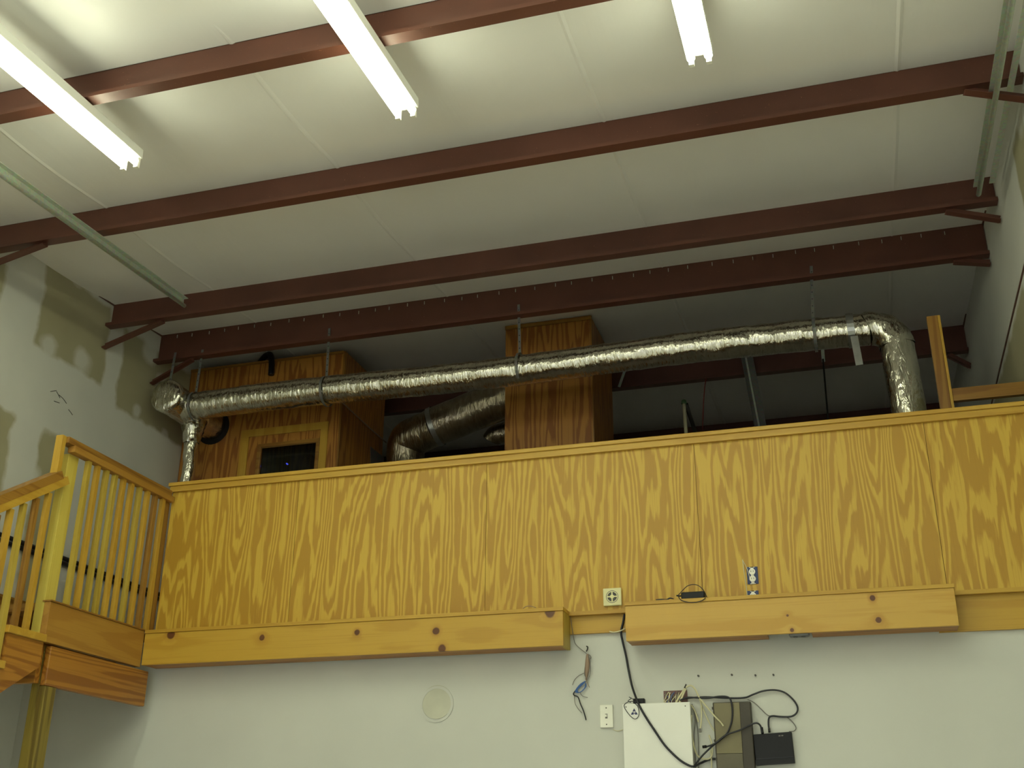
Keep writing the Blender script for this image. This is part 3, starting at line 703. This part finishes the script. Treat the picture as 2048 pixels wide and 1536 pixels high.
bm = NB(); disc(bm, (c.x, YP-.0234, c.z), .011, 20, d=.003); part('hub', bm, M['cream'], t)
bm = NB(); disc(bm, (c.x, YP-.0224, c.z), .034, 32, r0=.031, d=.0012); part('ring', bm, M['cgrey'], t)
# power brick with looped cord on the right ledge
c = onY(1387, 1190, YB+.05)
t = thing('power_brick', (c.x, YB+.05, 1.2775), 'black power brick with looped cord lying on the right ledge', 'power brick')
bm = NB(); box(bm, (c.x-.062, YB+.02, 1.278), (c.x+.062, YB+.08, 1.318)); part('body', bm, M['black'], t, .006)
lp = lambda L, Y: [onY(x, y, Y) for x, y in L]
bm = NB(); tube(bm, lp([(1356,1191),(1366,1180),(1375,1172),(1387,1169),(1398,1172),(1408,1182),(1414,1195)], YB+.03), .0022, 6, 5); part('cord', bm, M['cable'], t)
bm = NB(); tube(bm, lp([(1356,1192),(1362,1200),(1374,1204),(1388,1205),(1402,1202),(1411,1196)], YB-.012), .0022, 6, 5); part('cord', bm, M['cable'], t)
bm = NB(); tube(bm, lp([(1353,1191),(1358,1192),(1366,1192)], YB+.03), .004, 6, 3); part('strain_relief', bm, M['black'], t)
bm = NB(); tube(bm, [Vector((p.x, p.y, 1.284+dz)) for p, dz in zip(lp([(1312,1199),(1322,1199),(1333,1199),(1340,1197),(1347,1198)], YB+.03), (0, .002, 0, .008, .002))], .005, 6, 4, rf=lambda s: .006-.003*s); solo('cord_scrap', bm, M['cable'], 'small black cord scrap on the right ledge left of the power brick', 'cord')
bm = NB(); tube(bm, lp([(1485,1119),(1488,1143),(1492,1170),(1495,1196)], YP-.004), .0022, 6, 4); tube(bm, lp([(1485,1120),(1493,1135),(1498,1150),(1500,1158)], YP-.004), .0018, 6, 4); solo('white_cord', bm, M['cwhite'], 'thin white cord on the plywood left of the outlets', 'cord')
bm = NB(); tube(bm, [Vector((p.x, p.y, max(p.z, 1.2735))) for p in lp([(1046,1217),(1052,1213),(1058,1212),(1065,1213),(1072,1216)], YB+.02)], .002, 6, 4); solo('wire_scrap', bm, M['cbrown'], 'thin wire loop lying on the left ledge', 'wire')
# metal junction box under the right ledge
c = onY(1598, 1267.5, YB+.03)
t = thing('junction_box', (c.x, YB+.04, c.z-.012), 'metal junction box under the right ledge', 'box')
bm = NB(); box(bm, (c.x-.05, YB+.0205, c.z-.012), (c.x+.05, YB+.075, c.z+.04)); part('body', bm, M['steelb'], t, .008)
for dx in (-.02, .02):
    bm = NB(); tube(bm, [(c.x+dx, YB+.047, c.z-.0122), (c.x+dx, YB+.047, c.z-.0142)], .012, 12, 0); part('knockout', bm, M['nail'], t)

# ------------------------------------------------------------------ things on the lower wall
c = onY(874, 1404, YW)
t = thing('wall_speaker', (c.x, YW, c.z-.11), 'round painted speaker grille set in the white lower wall', 'speaker')
bm = NB(); disc(bm, (c.x, YW, c.z-.012), .098, 48, r0=.084, d=.006); part('rim', bm, M['wall'], t)
bm = NB(); disc(bm, (c.x, YW, c.z-.0), .091, 48, d=.004); part('grille', bm, M['grille'], t)
c = onY(1214, 1433, YW)
t = thing('wall_switch', (c.x, YW, c.z-.057), 'white toggle switch plate left of the wiring cabinet', 'switch')
bm = NB(); box(bm, (c.x-.035, YW-.016, c.z-.058), (c.x+.035, YW-.0003, c.z+.058)); part('plate', bm, M['plate'], t, .003)
bm = NB(); box(bm, (c.x-.006, YW-.018, c.z-.012), (c.x+.006, YW-.0161, c.z+.012)); part('slot', bm, M['cgrey'], t)
bm = NB(); box(bm, (c.x-.004, YW-.028, c.z-.004), (c.x+.004, YW-.0181, c.z+.007)); part('toggle', bm, M['plate'], t)
for dz in (-.042, .042):
    bm = NB(); disc(bm, (c.x, YW-.016, c.z+dz), .0035, 10, d=.001); part('screw', bm, M['nail'], t)
bm = NB(); tube(bm, lp([(1226,1459),(1236,1462),(1246,1459)], YW-.004), .0018, 6, 3); solo('thin_wire', bm, M['cwhite'], 'thin pale wire between switch plate and wiring cabinet', 'wire')
# wiring cabinet
CYF = 5.965
a, b = onY(1244.6, 1408, CYF), onY(1379.8, 1406, CYF)
t = thing('wiring_cabinet', ((a.x+b.x)/2, YW-.04, a.z-.73), 'white metal wiring cabinet on the lower wall with a blue emblem', 'cabinet')
bm = NB(); box(bm, (a.x+.004, CYF+.006, a.z-.72), (b.x-.004, YW-.0005, a.z-.004)); part('body', bm, M['white'], t, .003)
bm = NB(); box(bm, (a.x, CYF, a.z-.725), (b.x, CYF+.0055, a.z)); d_ = part('door', bm, M['white'], t, .003)
for q in ((1252, 1414), (1370.5, 1412)):
    p = onY(*q, CYF); bm = NB(); disc(bm, (p.x, CYF, p.z), .003, 10, d=.0012); part('screw', bm, M['nail'], d_)
p = onY(1268.5, 1425, CYF); bm = NB()
def tri(cx, cz, r, ang):
    bm.faces.new([bm.verts.new((cx+r*math.cos(ang+k*2*PI/3), CYF-.0006, cz+r*math.sin(ang+k*2*PI/3))) for k in range(3)])
for k in range(3):
    an = PI/2+k*2*PI/3; tri(p.x+.0115*math.cos(an), p.z+.0115*math.sin(an), .0095, an if k == 0 else an)
for k in range(20):
    a0, a1 = 2*PI*k/20, 2*PI*(k+1)/20
    bm.faces.new([bm.verts.new((p.x+r*math.cos(q), CYF-.0009, p.z+.002+r*1.25*math.sin(q))) for r, q in ((.0038, a0), (.0068, a0), (.0068, a1), (.0038, a1))])
part('emblem', bm, M['print'], d_, label='blue three-pointed emblem')
# opening with a tangle of wires above the cabinet
a2, b2 = onY(1327, 1382, YW), onY(1376, 1410, YW)
t = thing('wire_opening', ((a2.x+b2.x)/2, YW, b2.z-.02), 'rough wall opening stuffed with wires above the wiring cabinet', 'opening')
bm = NB(); box(bm, (a2.x, YW-.002, b2.z-.02), (b2.x, YW-.0003, a2.z)); part('recess', bm, M['rust'], t)
for k in range(16):
    x = random.uniform(a2.x+.006, b2.x-.045); bm = NB()
    pts = [Vector((x+random.uniform(-.006, .03), YW-.006-random.random()*.012, b2.z-.02)), Vector((x+random.uniform(-.01, .02), YW-.014, b2.z+.015)), Vector((x+random.uniform(-.01, .02), YW-.014, b2.z+.04)), Vector((x+random.uniform(-.0, .02), YW-.005, a2.z-random.uniform(.004, .03)))]
    tube(bm, pts, .0022, 5, 4); part('wire', bm, M[('cwhite', 'cgrey', 'cwhite', 'cgrey', 'cblue')[k % 5]], t)
# hook over it
p = onY(1371, 1377, YW)
bm = NB(); tube(bm, [p+Vector((0, -.001, 0)), p+Vector((0, -.03, .0)), p+Vector((.006, -.036, .008)), p+Vector((.008, -.03, .016))], .004, 6, 4); solo('cable_hook', bm, M['nail'], 'small hook carrying white cables above the wiring cabinet', 'hook')
def cable(pts, Y, r, mat, lab, name='cable', grp=None):
    bm = NB(); P = []
    for q in pts:
        yy = q[2] if len(q) > 2 else Y; P.append(onY(q[0], q[1], yy))
    tube(bm, P, r*(1.3 if mat == 'cwhite' else 1), 8, 5); return solo(name, bm, M[mat], lab, 'cable', grp)
F, Wl = CYF-.012, YW-.01
cable([(1249,1228,YW-.03),(1246,1245,YW-.03),(1242,1264,YW-.03),(1245,1282,YW-.02),(1252,1312,YW-.014),(1257,1340,Wl),(1264,1372,YW-.03),(1273,1398,F),(1280,1414,F),(1294,1438,F),(1308,1459,F),(1330,1491,F),(1356,1517,F),(1374,1529,F),(1388,1533,F),(1402,1526,Wl),(1418,1519,Wl),(1431,1518,Wl)], F, .0058, 'cable', 'thick black cable dropping from the ledge gap and looping across the white cabinet')
cable([(1360,1401),(1376,1395),(1412,1396.5),(1438,1393),(1455,1394),(1462,1402),(1465,1425),(1462,1448),(1453,1468),(1440,1480),(1425,1492),(1405,1511),(1389,1531)], YW-.06, .0045, 'cable', 'black cable arching over the brown device and down to the cabinet foot')
cable([(1366,1397),(1410,1394),(1450,1396),(1488,1395.5),(1506,1389),(1526,1382),(1549,1380),(1569,1385),(1586,1399),(1595,1414),(1593,1426),(1582,1433),(1562,1433.5),(1545,1432),(1538,1436),(1537,1450),(1539,1464,YW-.03)], YW-.016, .0045, 'cable', 'black cable making a wide loop on the wall above the black modem')
cable([(1524,1466),(1521,1452),(1513,1446),(1500,1450),(1478,1461),(1452,1470),(1430,1487),(1414,1493),(1406,1494)], YW-.07, .0045, 'cable', 'black cable crossing the brown device to a loose plug')
cable([(1495,1399),(1508,1405),(1524,1420),(1537,1431),(1552,1432),(1572,1434),(1584,1443),(1592,1455),(1588,1462),(1578,1463)], YW-.008, .0022, 'cgrey', 'thin grey wire from the brown device to the black modem')
cable([(1372,1375),(1381,1371),(1390,1378),(1399,1396),(1414,1414),(1428,1431),(1441,1444),(1447,1452)], YW-.06, .0032, 'cwhite', 'white cable from the hook slanting over the brown device')
cable([(1398,1396),(1402,1406),(1403,1424),(1402,1448),(1399,1462)], YW-.03, .003, 'cwhite', 'white cable hanging straight between cabinet and brown device')
cable([(1399,1398),(1409,1425),(1420,1448),(1429,1462)], YW-.02, .0026, 'cwhite', 'white cable slanting to the left edge of the brown device')
for k, (dx, lab) in enumerate(((0, 'white cable at the left of the two rising to the hook'), (7, 'white cable at the right of the two rising to the hook'))):
    cable([(1350+dx, 1410), (1356+dx*.9, 1398), (1363+dx*.6, 1387), (1370+dx*.2, 1377)], YW-.035, .004, 'cwhite', lab)
cable([(1382,1410),(1389,1420),(1394,1434),(1397,1444)], YW-.02, .003, 'cwhite', 'short white cable curving beside the top right corner of the cabinet')
cable([(1383,1430),(1382,1458),(1386,1482),(1390,1500),(1398,1514),(1415,1518),(1424,1510),(1424,1490),(1418,1470)], YW-.03, .0034, 'cwhite', 'white cable looping low between cabinet and brown device')
cable([(1384,1408),(1390,1440),(1388,1470),(1390,1505),(1392,1545)], YW-.012, .0026, 'cgrey', 'grey cable running down beside the cabinet')
cable([(1386,1412),(1394,1450),(1397,1490),(1397,1545)], YW-.01, .0024, 'cgrey', 'thin grey cable just right of the cabinet edge')
cable([(1421,1500),(1423,1520),(1423,1545)], YW-.02, .003, 'cwhite', 'short white cable at the bottom left of the brown device')
p = onY(1405, 1494, YW-.07); bm = NB(); q = onY(1413, 1493, YW-.07); tube(bm, [p, q], .0075, 10, 0); solo('loose_plug', bm, M['black'], 'black barrel plug hanging loose left of the brown device', 'plug')
p = onY(1400, 1460, YW-.03); bm = NB(); box(bm, (p.x-.006, p.y-.005, p.z-.012), (p.x+.006, p.y+.005, p.z+.008)); solo('cable_clip', bm, M['cgrey'], 'small grey clip at the end of the hanging white cable', 'clip', bevel=.002)
# adapter on the cabinet top with looped wire
p = onY(1276, 1402, CYF+.015)
t = thing('cable_adapter', (p.x, CYF+.015, a.z), 'small black adapter on top of the wiring cabinet with a wire loop', 'adapter')
bm = NB(); box(bm, (p.x-.024, CYF+.0005, a.z+.001), (p.x+.036, CYF+.034, a.z+.026)); part('body', bm, M['black'], t, .003)
bm = NB(); tube(bm, lp([(1266,1403),(1256,1404),(1249,1409),(1249,1415),(1255,1425),(1263,1434),(1270,1438),(1276,1434),(1278,1424),(1275,1412),(1268,1406)], CYF-.006), .0018, 6, 5); part('wire_loop', bm, M['cable'], t)
bm = NB(); tube(bm, lp([(1270,1400),(1258,1394),(1262,1397),(1256,1402),(1262,1405)], CYF-.004), .0018, 6, 5); part('wire_loop', bm, M['cable'], t)
# brown device
DYF = YW-.05
A, B = onY(1425, 1405, DYF), onY(1500.6, 1402, DYF)
t = thing('control_panel', ((A.x+B.x)/2, YW-.02, A.z-.6), 'tall brown control unit mounted right of the white cabinet', 'device')
bm = NB(); box(bm, (A.x, DYF, A.z-.6), (B.x, YW-.0005, A.z)); part('body', bm, M['device_d'], t, .004)
m0, m1 = A.x+.02, A.x+.135
bm = NB(); box(bm, (A.x+.006, DYF-.003, A.z-.25), (m1, DYF-.0003, A.z-.004)); part('cover', bm, M['device_l'], t, .002)
bm = NB(); box(bm, (A.x+.006, DYF-.003, A.z-.598), (m1, DYF-.0003, A.z-.2515)); part('lower_cover', bm, M['device'], t, .002)
bm = NB(); box(bm, (m1+.001, DYF-.005, A.z-.598), (B.x-.002, DYF-.0003, A.z-.004)); part('side_strip', bm, M['device_d'], t, .002)
for dz in (.02, .18):
    bm = NB(); box(bm, (A.x-.006, DYF+.01, A.z-dz-.012), (A.x-.0003, DYF+.03, A.z-dz)); part('lug', bm, M['device_d'], t)
# black modem, hung slightly askew
MY = YW-.035
q = [onY(1505, 1469, MY), onY(1583, 1463, MY), onY(1590, 1526, MY), onY(1512, 1531, MY)]
t = thing('modem', ((q[0].x+q[1].x)/2, YW-.02, q[2].z), 'black modem hung slightly askew right of the brown unit', 'modem')
bm = NB(); prism(bm, [(v.x, v.z) for v in q], MY, YW-.0005, 'y'); part('case', bm, M['black'], t, .004)
def lerp4(u, v): return q[0]*(1-u)*(1-v)+q[1]*u*(1-v)+q[2]*u*v+q[3]*(1-u)*v
def patch(u0, u1, v0, v1, d, nm, mat, lab=None):
    bm = NB(); prism(bm, [(lerp4(u, v).x, lerp4(u, v).z) for u, v in ((u0, v0), (u1, v0), (u1, v1), (u0, v1))], MY-d, MY-.0003, 'y'); part(nm, bm, M[mat], t, label=lab)
patch(0, 1, .84, 1.0, .006, 'lip', 'black'); patch(.02, .98, .79, .81, .003, 'ridge', 'cable')
for u in (.66, .73): patch(u, u+.05, .09, .125, .0012, 'marking', 'cgrey', 'small grey printed mark')
bm = NB(); tube(bm, [onY(1523, 1455, YW-.07), onY(1525, 1467, YW-.05)], .007, 8, 0); part('plug', bm, M['black'], t)
bm = NB(); tube(bm, [onY(1538, 1456, YW-.03), onY(1539, 1465, YW-.025)], .006, 8, 0); part('plug', bm, M['nail'], t)
for q_, lab in (((1397,1352), 'nail in the white wall, leftmost of the four in a row'), ((1464,1350), 'nail in the white wall, second from left of the four in a row'), ((1511,1351), 'nail in the white wall, third from left of the four in a row'), ((1547,1350), 'nail in the white wall, rightmost of the four in a row')):
    p = onY(*q_, YW); bm = NB(); tube(bm, [p, p+Vector((0, -.012, 0)), p+Vector((0, -.014, 0))], .005, 8, 0); solo('wall_nail', bm, M['nail'], lab, 'nail', 'row of wall nails')
# hanging wire bundle
p = onY(1175, 1296, YW)
t = thing('wire_bundle', (p.x, YW-.02, onY(1170, 1440, YW).z), 'bundle of brown and blue wires hanging from a hook below the ledge gap', 'wires')
bm = NB(); tube(bm, [p+Vector((0, 0, .006)), p+Vector((0, -.02, .006)), p+Vector((.007, -.026, 0)), p+Vector((.004, -.022, -.012)), p+Vector((-.003, -.02, -.022))], .0035, 6, 4); part('hook', bm, M['nail'], t)
def wp(L, Y): return [onY(x, y, Y+random.uniform(-.004, .004)) for x, y in L]
bm = NB(); tube(bm, wp([(1175,1308),(1175,1322),(1174,1338),(1173,1350),(1172,1360)], YW-.018), .009, 8, 4, rf=lambda s: .005+.008*math.sin(PI*min(1, s*1.1+.05))); part('brown_bundle', bm, M['cbrown'], t)
for L in ([(1176,1308),(1180,1325),(1181,1345),(1176,1358),(1170,1366)], [(1174,1310),(1170,1335),(1169,1348),(1173,1358)], [(1178,1309),(1182,1314),(1181,1318)]):
    bm = NB(); tube(bm, wp(L, YW-.022), .0022, 6, 4); part('cord', bm, M['cgrey'], t)
bm = NB(); tube(bm, wp([(1172,1358),(1176,1368),(1179,1375)], YW-.015), .0018, 6, 4); part('cord', bm, M['cbrown'], t)
for k in range(7):
    s = k*1.1; L = [(1171-s*.3,1362+s*.5),(1160-s*.3,1369+s),(1151+s*.6,1381-s*.2),(1153+s*.6,1385),(1161+s*.5,1384-s*.3),(1169+s*.4,1376-s*.4),(1171,1366)]
    bm = NB(); tube(bm, wp(L, YW-.016), .0022, 6, 5); part('blue_loop', bm, M['cblue'], t)
bm = NB(); tube(bm, wp([(1152,1380),(1147,1387),(1149,1391),(1156,1394),(1161,1408),(1167,1422),(1171,1435),(1172,1440)], YW-.012), .0034, 6, 4); part('tail', bm, M['cable'], t)
for L in ([(1148,1388),(1150,1406),(1156,1417),(1164,1426)], [(1160,1385),(1165,1392),(1175,1395)], [(1169,1346),(1158,1351),(1149,1360),(1145,1370)]):
    bm = NB(); tube(bm, wp(L, YW-.01), .0016, 6, 4); part('tail', bm, M['cgrey'], t)
cable([(1141,1232,YW-.03),(1145,1262,YW-.03),(1148,1280,Wl),(1151,1288,Wl),(1160,1297,Wl),(1173,1307,YW-.018)], Wl, .0018, 'cgrey', 'thin grey wire from the ledge gap to the hanging bundle')
cable([(1219,1263),(1228,1264.5),(1240,1262),(1250,1257)], YW-.035, .0026, 'cwhite', 'short white cable lying in the ledge gap')
for o in list(bpy.data.objects):
    if '_b' in o: del o['_b']
